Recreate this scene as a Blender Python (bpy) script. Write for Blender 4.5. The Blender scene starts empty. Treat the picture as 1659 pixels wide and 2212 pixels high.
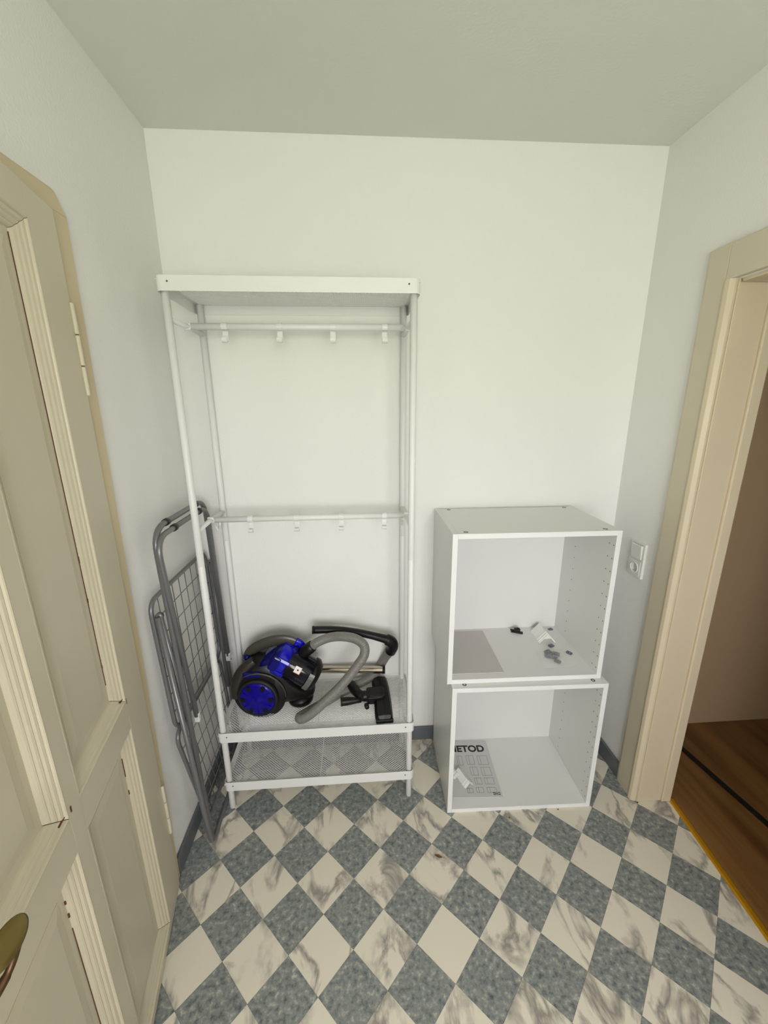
import bpy, bmesh, math, random
from mathutils import Vector, Matrix, noise

R = math.radians
scene = bpy.context.scene
col = scene.collection

# ------------------------------------------------------------------ camera
CAM = Vector((0.6836, -1.6498, 1.626))
YAW, PITCH, ROLL, FPX = 0.0636, -0.2585, -0.0071, 862.34      # focal length in pixels of the 1659x2212 frame
fw = Vector((math.sin(YAW)*math.cos(PITCH), math.cos(YAW)*math.cos(PITCH), math.sin(PITCH)))
rt = fw.cross(Vector((0, 0, 1))).normalized()
up = rt.cross(fw)
cr, sr = math.cos(ROLL), math.sin(ROLL)
rt, up = cr*rt + sr*up, -sr*rt + cr*up
cd = bpy.data.cameras.new('camera')
cd.sensor_fit = 'VERTICAL'; cd.sensor_height = 36.0; cd.lens = FPX/2212*36.0
cd.clip_start = 0.02
cam = bpy.data.objects.new('camera', cd); col.objects.link(cam)
m = Matrix((rt, up, -fw)).transposed().to_4x4(); m.translation = CAM
cam.matrix_world = m
scene.camera = cam

# ------------------------------------------------------------------ world, daylight, exposure
W = bpy.data.worlds.new('daylight'); scene.world = W; W.use_nodes = True
nt = W.node_tree; nt.nodes.clear()
tc = nt.nodes.new('ShaderNodeTexCoord'); sx = nt.nodes.new('ShaderNodeSeparateXYZ')
rp = nt.nodes.new('ShaderNodeValToRGB'); bg = nt.nodes.new('ShaderNodeBackground'); wo = nt.nodes.new('ShaderNodeOutputWorld')
rp.color_ramp.elements[0].position = 0.49; rp.color_ramp.elements[0].color = (0.74, 0.765, 0.66, 1)   # sunlit garden
rp.color_ramp.elements[1].position = 0.51; rp.color_ramp.elements[1].color = (0.985, 0.967, 1.0, 1)     # bright overcast sky
mr = nt.nodes.new('ShaderNodeMapRange'); mr.inputs[1].default_value = -1; mr.inputs[2].default_value = 1
nt.links.new(tc.outputs['Generated'], sx.inputs[0]); nt.links.new(sx.outputs[2], mr.inputs[0])
nt.links.new(mr.outputs[0], rp.inputs[0]); nt.links.new(rp.outputs[0], bg.inputs[0]); nt.links.new(bg.outputs[0], wo.inputs[0])
bg.inputs[1].default_value = 6.0
ROOM_Y = -3.0                      # front wall of the room, behind the camera
WIN = (0.30, 1.50, 0.95, 2.05)     # window of the room: x0, x1, z0, z1
def portal(name, x0, x1, z0, z1, y):
    l = bpy.data.lights.new(name, 'AREA'); l.shape = 'RECTANGLE'; l.size = x1-x0; l.size_y = z1-z0
    l.cycles.is_portal = True
    o = bpy.data.objects.new(name, l); col.objects.link(o)
    o.location = ((x0+x1)/2, y, (z0+z1)/2); o.rotation_euler = (R(90), 0, 0)
    return o
portal('window_front_offscreen', *WIN, ROOM_Y-0.02)      # guides sampling of the daylight through window_1
vs = scene.view_settings
vs.view_transform = 'Standard'; vs.look = 'None'; vs.gamma = 1.0; vs.use_curve_mapping = False
vs.exposure = 1.37

# ------------------------------------------------------------------ helpers
def lin(c):
    return tuple(((v/255)/12.92 if v/255 <= 0.04045 else (((v/255)+0.055)/1.055)**2.4) for v in c) + (1,)

def mat(name, rgb, rough=0.5, metal=0.0, bump=None, var=None, spec=0.5, trans=0.0, alpha=1.0, coat=0.0):
    """rgb in sRGB 0-255; bump=(scale,strength,distance); var=(scale,amount) colour mottling"""
    m = bpy.data.materials.new(name); m.use_nodes = True
    t = m.node_tree; b = t.nodes['Principled BSDF']
    b.inputs['Base Color'].default_value = lin(rgb); b.inputs['Roughness'].default_value = rough
    b.inputs['Metallic'].default_value = metal; b.inputs['Specular IOR Level'].default_value = spec
    b.inputs['Transmission Weight'].default_value = trans; b.inputs['Alpha'].default_value = alpha
    b.inputs['Coat Weight'].default_value = coat
    g = t.nodes.new('ShaderNodeNewGeometry')
    if var:
        n = t.nodes.new('ShaderNodeTexNoise'); n.inputs['Scale'].default_value = var[0]; n.inputs['Detail'].default_value = 4
        t.links.new(g.outputs['Position'], n.inputs['Vector'])
        mx = t.nodes.new('ShaderNodeMix'); mx.data_type = 'RGBA'
        a = lin(rgb); k = 1-var[1]
        mx.inputs[6].default_value = (a[0]*k, a[1]*k, a[2]*k, 1); mx.inputs[7].default_value = a
        t.links.new(n.outputs['Fac'], mx.inputs[0]); t.links.new(mx.outputs[2], b.inputs['Base Color'])
    if bump:
        n = t.nodes.new('ShaderNodeTexNoise'); n.inputs['Scale'].default_value = bump[0]; n.inputs['Detail'].default_value = 3
        t.links.new(g.outputs['Position'], n.inputs['Vector'])
        bp = t.nodes.new('ShaderNodeBump'); bp.inputs['Strength'].default_value = bump[1]; bp.inputs['Distance'].default_value = bump[2]
        t.links.new(n.outputs['Fac'], bp.inputs['Height']); t.links.new(bp.outputs[0], b.inputs['Normal'])
    return m

M = {}
M['wall'] = mat('wall_paint', (236, 235, 231), 0.85, bump=(160, 0.25, 0.004))
M['ceiling'] = mat('ceiling_paint', (222, 222, 216), 0.9, bump=(120, 0.15, 0.003))
M['cream'] = mat('cream_gloss_paint', (212, 203, 178), 0.38, bump=(35, 0.12, 0.004), var=(6, 0.08))
M['casing'] = mat('ochre_casing_paint', (212, 196, 160), 0.45, bump=(30, 0.12, 0.004), var=(5, 0.1))
M['jamb'] = mat('cream_jamb_paint', (214, 200, 172), 0.4, bump=(40, 0.15, 0.003), var=(8, 0.06))
M['baseboard'] = mat('grey_pvc_baseboard', (98, 102, 106), 0.45)
M['white_steel'] = mat('white_powder_coated_steel', (228, 228, 225), 0.42)
M['grey_tube'] = mat('grey_coated_tube', (118, 119, 120), 0.32, metal=0.35)
M['wire'] = mat('grey_coated_wire', (122, 122, 118), 0.4, metal=0.3)
M['black_cap'] = mat('black_plastic_cap', (30, 24, 26), 0.4)
M['clear_cap'] = mat('pale_plastic_cap', (205, 212, 206), 0.3)
M['chrome'] = mat('polished_steel', (200, 190, 176), 0.12, metal=1.0)
M['melamine'] = mat('white_melamine', (226, 226, 222), 0.33)
M['melamine_edge'] = mat('white_melamine_edge', (234, 234, 232), 0.35)
M['backboard'] = mat('white_backboard', (226, 226, 223), 0.4)
M['cam'] = mat('zinc_cam', (92, 90, 88), 0.4, metal=0.6)
M['hole'] = mat('bare_chipboard', (150, 122, 90), 0.9)
M['blue'] = mat('blue_glossy_plastic', (10, 14, 172), 0.14, spec=0.45)
M['blue_hub'] = mat('violet_blue_hub_plastic', (13, 3, 132), 0.2, spec=0.3)
M['blue_dark'] = mat('dark_blue_plastic', (6, 7, 104), 0.2, spec=0.4)
M['charcoal'] = mat('charcoal_plastic', (16, 15, 15), 0.38, spec=0.35)
M['taupe'] = mat('taupe_plastic', (68, 65, 58), 0.32)
M['smoke'] = mat('smoky_brown_plastic', (44, 41, 37), 0.3)
M['bin'] = mat('smoked_navy_bin', (11, 10, 22), 0.12, spec=0.35)
M['black'] = mat('black_plastic', (12, 12, 13), 0.4, spec=0.35)
M['latch'] = mat('smoky_grey_latch', (98, 100, 95), 0.25)
M['rubber'] = mat('black_rubber', (12, 12, 13), 0.6)
M['hose'] = mat('grey_ribbed_hose', (122, 120, 114), 0.36)
M['sticker'] = mat('white_sticker', (240, 236, 230), 0.5)
M['sticker_red'] = mat('orange_red_print', (196, 104, 80), 0.5)
M['print_grey'] = mat('grey_lettering', (110, 112, 122), 0.4)
M['paper'] = mat('grey_booklet_paper', (205, 204, 202), 0.6)
M['paper_back'] = mat('plain_booklet_paper', (198, 194, 190), 0.6)
M['ink'] = mat('black_ink', (38, 32, 38), 0.6)
M['line'] = mat('grey_line_print', (140, 140, 140), 0.6)
M['white_plastic'] = mat('white_plastic', (243, 243, 238), 0.35)
M['zinc'] = mat('zinc_fitting', (128, 130, 138), 0.35, metal=0.7)
M['brass'] = mat('aged_brass', (128, 112, 64), 0.36, metal=0.8)
M['dark_brass'] = mat('dark_brass', (84, 62, 40), 0.4, metal=0.7)
M['yellow_brass'] = mat('yellow_threshold_metal', (206, 150, 22), 0.35, metal=0.4)
M['black_strip'] = mat('black_floor_strip', (10, 9, 8), 0.7)
M['tan_wall'] = mat('tan_side_room_wall', (214, 184, 146), 0.8, var=(1.5, 0.08))
M['side_white'] = mat('side_room_paint', (232, 230, 225), 0.85)
M['socket'] = mat('white_switch_plastic', (228, 227, 220), 0.3)
M['chip'] = mat('bare_brown_wood', (96, 58, 42), 0.8)
M['leaf'] = mat('brown_leaf', (110, 66, 44), 0.7)
M['base'] = mat('floor_base', (110, 112, 110), 0.7)
M['bag'] = mat('clear_bag_film', (250, 250, 250), 0.08, alpha=0.13)
M['window_paint'] = mat('white_window_paint', (236, 236, 232), 0.4)

def nodes(m): return m.node_tree.nodes, m.node_tree.links
def wood_mat():
    m = mat('laminate_wood', (150, 98, 46), 0.3); n, l = nodes(m); b = n['Principled BSDF']
    g = n.new('ShaderNodeNewGeometry'); mp = n.new('ShaderNodeMapping')
    mp.inputs['Rotation'].default_value = (0, 0, R(4)); mp.inputs['Scale'].default_value = (9, 0.8, 1)
    no = n.new('ShaderNodeTexNoise'); no.inputs['Scale'].default_value = 1.4; no.inputs['Detail'].default_value = 5
    cr_ = n.new('ShaderNodeValToRGB')
    cr_.color_ramp.elements[0].position = 0.32; cr_.color_ramp.elements[0].color = lin((104, 70, 36))
    cr_.color_ramp.elements[1].position = 0.72; cr_.color_ramp.elements[1].color = lin((160, 117, 68))
    l.new(g.outputs['Position'], mp.inputs[0]); l.new(mp.outputs[0], no.inputs['Vector']); l.new(no.outputs['Fac'], cr_.inputs[0])
    l.new(cr_.outputs[0], b.inputs['Base Color'])
    return m
M['wood'] = wood_mat()
def tile_mats():
    # cream marble print with warped taupe veins
    m = mat('cream_marble_vinyl', (220, 208, 182), 0.36); n, l = nodes(m); b = n['Principled BSDF']
    g = n.new('ShaderNodeNewGeometry'); oi = n.new('ShaderNodeObjectInfo')
    off = n.new('ShaderNodeVectorMath'); off.operation = 'ADD'
    mul = n.new('ShaderNodeMath'); mul.operation = 'MULTIPLY'; mul.inputs[1].default_value = 40
    l.new(oi.outputs['Random'], mul.inputs[0]); l.new(g.outputs['Position'], off.inputs[0]); l.new(mul.outputs[0], off.inputs[1])
    rot = n.new('ShaderNodeMapping'); rot.inputs['Scale'].default_value = (1.0, 0.55, 1)
    ang = n.new('ShaderNodeCombineXYZ'); mul2 = n.new('ShaderNodeMath'); mul2.operation = 'MULTIPLY'; mul2.inputs[1].default_value = 6.28
    l.new(oi.outputs['Random'], mul2.inputs[0]); l.new(mul2.outputs[0], ang.inputs[2]); l.new(ang.outputs[0], rot.inputs['Rotation'])
    l.new(off.outputs[0], rot.inputs[0])
    n1 = n.new('ShaderNodeTexNoise'); n1.inputs['Scale'].default_value = 7.2; n1.inputs['Detail'].default_value = 5
    n1.inputs['Roughness'].default_value = 0.55; n1.inputs['Distortion'].default_value = 0.6
    l.new(rot.outputs[0], n1.inputs['Vector'])
    # vein = ridge of the noise around 0.5
    sub = n.new('ShaderNodeMath'); sub.operation = 'SUBTRACT'; sub.inputs[1].default_value = 0.52
    ab = n.new('ShaderNodeMath'); ab.operation = 'ABSOLUTE'
    l.new(n1.outputs['Fac'], sub.inputs[0]); l.new(sub.outputs[0], ab.inputs[0])
    rv = n.new('ShaderNodeValToRGB'); rv.color_ramp.elements[0].position = 0.0; rv.color_ramp.elements[0].color = (1, 1, 1, 1)
    rv.color_ramp.elements[1].position = 0.06; rv.color_ramp.elements[1].color = (0, 0, 0, 1)
    l.new(ab.outputs[0], rv.inputs[0])
    n2 = n.new('ShaderNodeTexNoise'); n2.inputs['Scale'].default_value = 9; n2.inputs['Detail'].default_value = 3
    l.new(off.outputs[0], n2.inputs['Vector'])
    r2 = n.new('ShaderNodeValToRGB'); r2.color_ramp.elements[0].position = 0.36; r2.color_ramp.elements[1].position = 0.55
    l.new(n2.outputs['Fac'], r2.inputs[0])
    mm = n.new('ShaderNodeMath'); mm.operation = 'MULTIPLY'; l.new(rv.outputs[0], mm.inputs[0]); l.new(r2.outputs[0], mm.inputs[1])
    m3 = n.new('ShaderNodeMath'); m3.operation = 'MULTIPLY'; m3.inputs[1].default_value = 0.78; l.new(mm.outputs[0], m3.inputs[0])
    mx = n.new('ShaderNodeMix'); mx.data_type = 'RGBA'
    mx.inputs[6].default_value = lin((226, 219, 201)); mx.inputs[7].default_value = lin((112, 108, 106))
    l.new(m3.outputs[0], mx.inputs[0]); l.new(mx.outputs[2], b.inputs['Base Color'])
    M['tile_white'] = m
    # blue-grey speckled granite print
    m = mat('grey_speckled_vinyl', (112, 118, 120), 0.36); n, l = nodes(m); b = n['Principled BSDF']
    g = n.new('ShaderNodeNewGeometry')
    n1 = n.new('ShaderNodeTexNoise'); n1.inputs['Scale'].default_value = 62; n1.inputs['Detail'].default_value = 4; n1.inputs['Roughness'].default_value = 0.65
    l.new(g.outputs['Position'], n1.inputs['Vector'])
    r1 = n.new('ShaderNodeValToRGB'); e = r1.color_ramp.elements
    e[0].position = 0.30; e[0].color = lin((84, 90, 92)); e[1].position = 0.70; e[1].color = lin((196, 192, 178))
    x = e.new(0.45); x.color = lin((128, 133, 132)); x = e.new(0.57); x.color = lin((148, 151, 147))
    l.new(n1.outputs['Fac'], r1.inputs[0])
    n2 = n.new('ShaderNodeTexNoise'); n2.inputs['Scale'].default_value = 14; n2.inputs['Detail'].default_value = 2
    l.new(g.outputs['Position'], n2.inputs['Vector'])
    mx = n.new('ShaderNodeMix'); mx.data_type = 'RGBA'; mx.blend_type = 'MULTIPLY'; mx.inputs[0].default_value = 0.5
    r2 = n.new('ShaderNodeValToRGB'); r2.color_ramp.elements[0].position = 0.3; r2.color_ramp.elements[0].color = (0.78, 0.79, 0.80, 1)
    r2.color_ramp.elements[1].position = 0.7; r2.color_ramp.elements[1].color = (1, 1, 0.98, 1)
    l.new(n2.outputs['Fac'], r2.inputs[0]); l.new(r1.outputs[0], mx.inputs[6]); l.new(r2.outputs[0], mx.inputs[7])
    l.new(mx.outputs[2], b.inputs['Base Color'])
    M['tile_grey'] = m
tile_mats()

def V(*a): return Vector(a)
class MB:
    def __init__(s): s.v = []; s.f = []; s.sm = []
    def add(s, vs, fs, smooth=False):
        k = len(s.v); s.v += [tuple(x) for x in vs]
        for f in fs: s.f.append([i+k for i in f]); s.sm.append(smooth)
        return s
    def box(s, x0, y0, z0, x1, y1, z1, T=None):
        p = [V(x, y, z) for z in (z0, z1) for y in (y0, y1) for x in (x0, x1)]
        if T: p = [T @ q for q in p]
        return s.add(p, [(0, 2, 3, 1), (4, 5, 7, 6), (0, 1, 5, 4), (2, 6, 7, 3), (0, 4, 6, 2), (1, 3, 7, 5)])
    def prism(s, poly, z0, z1, T=None, smooth=False):
        """poly in local xy, extruded along z"""
        n = len(poly); p = [V(a, b, z0) for a, b in poly]+[V(a, b, z1) for a, b in poly]
        if T: p = [T @ q for q in p]
        s.add(p, [tuple(range(n-1, -1, -1)), tuple(range(n, 2*n))])
        k = len(s.v)-2*n
        for i in range(n):
            s.f.append([k+i, k+(i+1) % n, k+n+(i+1) % n, k+n+i]); s.sm.append(smooth)
        return s
    def tube(s, pts, r, seg=12, closed=False, caps=True, flat=1.0):
        pts = [Vector(p) for p in pts]; n = len(pts)
        rs = r if isinstance(r, (list, tuple)) else [r]*n
        tg = []
        for i in range(n):
            a = pts[i-1] if (i or closed) else pts[0]; b = pts[(i+1) % n] if (i < n-1 or closed) else pts[-1]
            tg.append((b-a).normalized())
        ref = V(0, 0, 1) if abs(tg[0].z) < 0.9 else V(1, 0, 0)
        u = tg[0].cross(ref).normalized(); base = len(s.v)
        for i in range(n):
            u = (u - tg[i]*u.dot(tg[i])).normalized(); w = tg[i].cross(u)
            for k in range(seg):
                a = 2*math.pi*k/seg
                s.v.append(tuple(pts[i]+rs[i]*(math.cos(a)*u+math.sin(a)*w*flat)))
        for i in range(n-1 if not closed else n):
            j = (i+1) % n
            for k in range(seg):
                s.f.append([base+i*seg+k, base+i*seg+(k+1) % seg, base+j*seg+(k+1) % seg, base+j*seg+k]); s.sm.append(True)
        if caps and not closed:
            s.f.append([base+k for k in range(seg-1, -1, -1)]); s.sm.append(False)
            s.f.append([base+(n-1)*seg+k for k in range(seg)]); s.sm.append(False)
        return s
    def lathe(s, prof, T, seg=32, smooth=True, a0=0, a1=2*math.pi):
        """prof = [(r, h)] turned about local z"""
        n = len(prof); full = abs(a1-a0-2*math.pi) < 1e-6; cnt = seg if full else seg+1; base = len(s.v)
        for k in range(cnt):
            a = a0+(a1-a0)*k/seg
            for r, h in prof: s.v.append(tuple(T @ V(r*math.cos(a), r*math.sin(a), h)))
        for k in range(seg):
            k2 = (k+1) % cnt
            for i in range(n-1):
                s.f.append([base+k*n+i, base+k2*n+i, base+k2*n+i+1, base+k*n+i+1]); s.sm.append(smooth)
        return s
    def loft(s, rings, smooth=True, caps=True):
        n = len(rings[0]); base = len(s.v)
        for r_ in rings: s.v += [tuple(p) for p in r_]
        for i in range(len(rings)-1):
            for k in range(n):
                s.f.append([base+i*n+k, base+i*n+(k+1) % n, base+(i+1)*n+(k+1) % n, base+(i+1)*n+k]); s.sm.append(smooth)
        if caps:
            s.f.append([base+k for k in range(n-1, -1, -1)]); s.sm.append(False)
            s.f.append([base+(len(rings)-1)*n+k for k in range(n)]); s.sm.append(False)
        return s
    def build(s, name, material, parent=None, bevel=0, kind=None, bseg=2, fix=True):
        me = bpy.data.meshes.new(name); me.from_pydata(s.v, [], s.f)
        me.polygons.foreach_set('use_smooth', s.sm)
        if fix:
            bm = bmesh.new(); bm.from_mesh(me); bmesh.ops.recalc_face_normals(bm, faces=bm.faces); bm.to_mesh(me); bm.free()
        me.materials.append(M[material] if isinstance(material, str) else material)
        o = bpy.data.objects.new(name, me); col.objects.link(o)
        if parent:
            o.parent = parent; o.matrix_parent_inverse = PINV.get(parent.name, Matrix())
        if bevel:
            b = o.modifiers.new('bevel', 'BEVEL'); b.width = bevel; b.segments = bseg; b.limit_method = 'ANGLE'; b.angle_limit = R(50)
        if kind: o['kind'] = kind
        return o
PINV = {}
def thing(name, label, cat, loc, rz=0, group=None):
    o = bpy.data.objects.new(name, None); col.objects.link(o); o.empty_display_size = 0.05
    o.matrix_world = Matrix.Translation(loc) @ Matrix.Rotation(rz, 4, 'Z')
    PINV[o.name] = Matrix()
    o['label'] = label; o['category'] = cat
    if group: o['group'] = group
    return o
def wthing(name, label, cat, loc, group=None):
    """a thing whose parts are written in world coordinates"""
    o = thing(name, label, cat, loc, 0, group); PINV[o.name] = Matrix.Translation(-Vector(loc)); return o
def tag(o, label, cat, group=None):
    o['label'] = label; o['category'] = cat
    if group: o['group'] = group
    return o
def struct(o, label=None):
    o['kind'] = 'structure'
    if label: o['label'] = label
    return o
def sempty(name, label=None):
    o = bpy.data.objects.new(name, None); col.objects.link(o); o['kind'] = 'structure'; o.empty_display_size = 0.05
    PINV[o.name] = Matrix()
    if label: o['label'] = label
    return o
def fillet(pts, r, n=6, closed=False):
    pts = [Vector(p) for p in pts]; out = []; N = len(pts)
    for i, p in enumerate(pts):
        if not closed and i in (0, N-1): out.append(p); continue
        a = pts[i-1]; b = pts[(i+1) % N]; da = (a-p); db = (b-p); rr = min(r, da.length*0.49, db.length*0.49)
        p0 = p+da.normalized()*rr; p1 = p+db.normalized()*rr
        for k in range(n+1):
            t = k/n; out.append(p0*(1-t)**2+p*2*t*(1-t)+p1*t*t)
    return out
def spline(pts, n=12):
    pts = [Vector(p) for p in pts]; P = [pts[0]*2-pts[1]]+pts+[pts[-1]*2-pts[-2]]; out = []
    for i in range(1, len(P)-2):
        a, b, c, d = P[i-1:i+3]
        for k in range(n):
            t = k/n
            out.append(0.5*((2*b)+(c-a)*t+(2*a-5*b+4*c-d)*t*t+(3*b-a-3*c+d)*t**3))
    out.append(pts[-1]); return out
def resample(pts, step):
    out = [pts[0]]; acc = 0
    for a, b in zip(pts, pts[1:]):
        L = (b-a).length; d = step-acc
        while d <= L:
            out.append(a.lerp(b, d/L)); d += step
        acc = (acc+L) % step if L else acc
        acc = L-(d-step)
    return out
def axisT(loc, zdir, xdir=None):
    z = Vector(zdir).normalized(); x = Vector(xdir) if xdir else (V(1, 0, 0) if abs(z.x) < 0.9 else V(0, 1, 0))
    x = (x-z*x.dot(z)).normalized(); y = z.cross(x)
    t = Matrix((x, y, z)).transposed().to_4x4(); t.translation = Vector(loc); return t
def rrect(x0, y0, x1, y1, r, n=4):
    out = []
    for cx, cy, a in ((x1-r, y1-r, 0), (x0+r, y1-r, 90), (x0+r, y0+r, 180), (x1-r, y0+r, 270)):
        for k in range(n+1):
            t = R(a+90*k/n); out.append((cx+r*math.cos(t), cy+r*math.sin(t)))
    return out
def text_mesh(body, size, offset=0.0):
    c = bpy.data.curves.new('lettering', 'FONT'); c.body = body; c.size = size; c.extrude = 0.0003; c.offset = offset
    o = bpy.data.objects.new('lettering', c); col.objects.link(o)
    dg = bpy.context.evaluated_depsgraph_get()
    me = bpy.data.meshes.new_from_object(o.evaluated_get(dg)); bpy.data.objects.remove(o); bpy.data.curves.remove(c)
    return me

# ------------------------------------------------------------------ room shell
RX, RH, WT = 1.825, 2.522, 0.14           # right wall plane, ceiling height, wall thickness
DL = (-1.46, -0.578, 2.06)                # left door opening: y near, y far, top
DR = (-1.28, -0.395, 1.985)               # right doorway: y near, y far, top
SX1 = 3.7                                 # far side of the side room
struct(MB().box(-1.4, 0, -0.02, SX1+0.1, 0.12, RH+0.1).build('wall_back', 'wall'))
b = MB(); b.box(-WT, DL[1], 0, 0, 0, RH).box(-WT, ROOM_Y, 0, 0, DL[0], RH).box(-WT, DL[0], DL[2], 0, DL[1], RH)
struct(b.build('wall_left', 'wall'))
b = MB(); b.box(RX, DR[1], 0, RX+WT, 0, RH).box(RX, ROOM_Y, 0, RX+WT, DR[0], RH).box(RX, DR[0], DR[2], RX+WT, DR[1], RH)
struct(b.build('wall_right', 'wall'))
def wall_with_window(name, x0, x1, w, material):
    b = MB(); y0, y1 = ROOM_Y-0.15, ROOM_Y
    b.box(x0, y0, 0, w[0], y1, RH).box(w[1], y0, 0, x1, y1, RH).box(w[0], y0, 0, w[1], y1, w[2]).box(w[0], y0, w[3], w[1], y1, RH)
    return struct(b.build(name, material))
wall_with_window('wall_front', -WT, RX+WT, WIN, 'wall')
struct(MB().box(RX+WT, ROOM_Y-0.15, 0, SX1, ROOM_Y, RH).build('wall_side_room_front', 'side_white'))
struct(MB().box(-1.4, ROOM_Y-0.15, RH, RX+WT, 0, RH+0.1).build('ceiling', 'ceiling'))
struct(MB().box(RX+WT, ROOM_Y-0.15, RH, SX1+0.1, 0, RH+0.1).build('ceiling_side_room', 'side_white'))
struct(MB().box(SX1, ROOM_Y-0.15, 0, SX1+0.1, 0, RH).build('wall_side_room', 'side_white'))
struct(MB().box(RX+WT, -0.008, 0.0, SX1, 0, RH).build('wall_side_room_back', 'tan_wall'))
# the hall behind the left door
b = MB(); b.box(-1.5, -2.2, 0, -1.4, 0, RH).box(-1.4, -2.3, 0, -WT, -2.2, RH)
struct(b.build('wall_hall', 'wall'))
struct(MB().box(-1.4, -2.2, -0.03, -WT, 0, 0.0).build('floor_hall', 'wood'))

def window(name, w):
    e = sempty(name, 'white two-casement window')
    y = ROOM_Y-0.09; t = 0.05
    MB().box(w[0], y, w[2], w[1], y+0.05, w[2]+t).box(w[0], y, w[3]-t, w[1], y+0.05, w[3]).box(w[0], y, w[2]+t, w[0]+t, y+0.05, w[3]-t)\
        .box(w[1]-t, y, w[2]+t, w[1], y+0.05, w[3]-t).build('window_frame', 'window_paint', e)
    xm = (w[0]+w[1])/2
    MB().box(xm-0.04, y, w[2]+t, xm+0.04, y+0.05, w[3]-t).build('mullion', 'window_paint', e)
    MB().box(w[0]-0.04, ROOM_Y-0.04, w[2]-0.03, w[1]+0.04, ROOM_Y+0.12, w[2]).build('window_sill', 'window_paint', e, bevel=0.006)
window('window_1', WIN)

# baseboards
struct(MB().box(0.001, -0.545, 0, 0.013, -0.012, 0.075).build('baseboard_left', 'baseboard', bevel=0.003))
struct(MB().box(0.001, -0.012, 0, RX-0.001, -0.0005, 0.075).build('baseboard_back', 'baseboard', bevel=0.003))
struct(MB().box(RX-0.014, -0.285, 0, RX-0.001, -0.012, 0.075).build('baseboard_right', 'baseboard', bevel=0.003))

# floor: diamond tiles, every one a piece of its own
floor = sempty('floor', 'diamond checkerboard floor of cream marble and grey speckled tiles')
b = MB(); b.box(-0.02, ROOM_Y, -0.05, RX+0.145, 0, -0.004)
b.build('screed', 'base', floor)
STRIP = ((1.966, -0.40), (1.886, -1.30))          # line of the threshold strip
def clip(poly, n, d):                              # keep n.p <= d
    out = []
    for i, p in enumerate(poly):
        q = poly[(i+1) % len(poly)]; a = n[0]*p[0]+n[1]*p[1]-d; c = n[0]*q[0]+n[1]*q[1]-d
        if a <= 0: out.append(p)
        if (a < 0 < c) or (c < 0 < a):
            t = a/(a-c); out.append((p[0]+(q[0]-p[0])*t, p[1]+(q[1]-p[1])*t))
    return out
def area(p): return 0.5*abs(sum(p[i][0]*p[(i+1) % len(p)][1]-p[(i+1) % len(p)][0]*p[i][1] for i in range(len(p))))
HX, HY, X0, Y0 = 0.0993, 0.0965, 0.3355, -0.4100   # half diagonals and the centre of one cream tile
sdx, sdy = STRIP[1][0]-STRIP[0][0], STRIP[1][1]-STRIP[0][1]
sn = Vector((-sdy, sdx)).normalized(); sd = sn.x*STRIP[0][0]+sn.y*STRIP[0][1]
full = {}
rest = {'tile_white': MB(), 'tile_grey': MB()}
for j in range(-3, 30):
    for i in range(-3, 20):
        for mt, cx, cy in (('tile_white', X0+2*HX*(i-2), Y0+2*HY*2-2*HY*j), ('tile_grey', X0+2*HX*(i-2)+HX, Y0+2*HY*2+HY-2*HY*j)):
            hx, hy = HX-0.0003, HY-0.0003
            poly = [(cx+hx, cy), (cx, cy+hy), (cx-hx, cy), (cx, cy-hy)]
            a0 = area(poly)
            p = clip(poly, (-1, 0), -0.0); p = clip(p, (0, 1), -0.0); p = clip(p, (0, -1), -ROOM_Y)
            if p:
                if cy > DR[1]+0.02 or cy < DR[0]: p = clip(p, (1, 0), RX)
                else: p = clip(p, (sn.x, sn.y), sd)
            if len(p) < 3 or area(p) < 1e-5: continue
            if cy < -1.4:
                rest[mt].prism(p, -0.004, 0.0); continue
            whole = abs(area(p)-a0) < 1e-7
            if whole and mt in full:
                o = full[mt].copy(); col.objects.link(o)
            elif whole:
                o = MB().prism([(hx, 0), (0, hy), (-hx, 0), (0, -hy)], -0.004, 0).build('tile', mt, floor); full[mt] = o
            else:
                o = MB().prism([(a-cx, c-cy) for a, c in p], -0.004, 0).build('tile', mt, floor)
            o.parent = floor; o.location = (cx, cy, 0)
for mt in rest: rest[mt].build('tile_field', mt, floor, kind='stuff')

# the side room's floor: laminate boards, threshold and black strip
sf = sempty('floor_side_room', 'brown laminate floor of the side room')
MB().prism([(STRIP[0][0], 0), (SX1, 0), (SX1, ROOM_Y), (STRIP[1][0], ROOM_Y), STRIP[1], STRIP[0]], -0.03, -0.002).build('laminate', 'wood', sf)
MB().prism([(2.196, -0.008), (2.218, -0.008), (2.60, -2.6), (2.572, -2.6)], -0.002, 0.004).build('black_strip', 'black_strip', sf)
a, c = Vector(STRIP[0]), Vector(STRIP[1])
T = axisT((a.x, a.y, 0), (c.x-a.x, c.y-a.y, 0), (0, 0, 1))
struct(MB().prism([(0, 0), (0.004, 0), (0.006, -0.006), (0.005, -0.02), (0, -0.026)], 0, (c-a).length, T).build('trim_3', 'yellow_brass'), 'yellow metal threshold strip')

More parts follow.
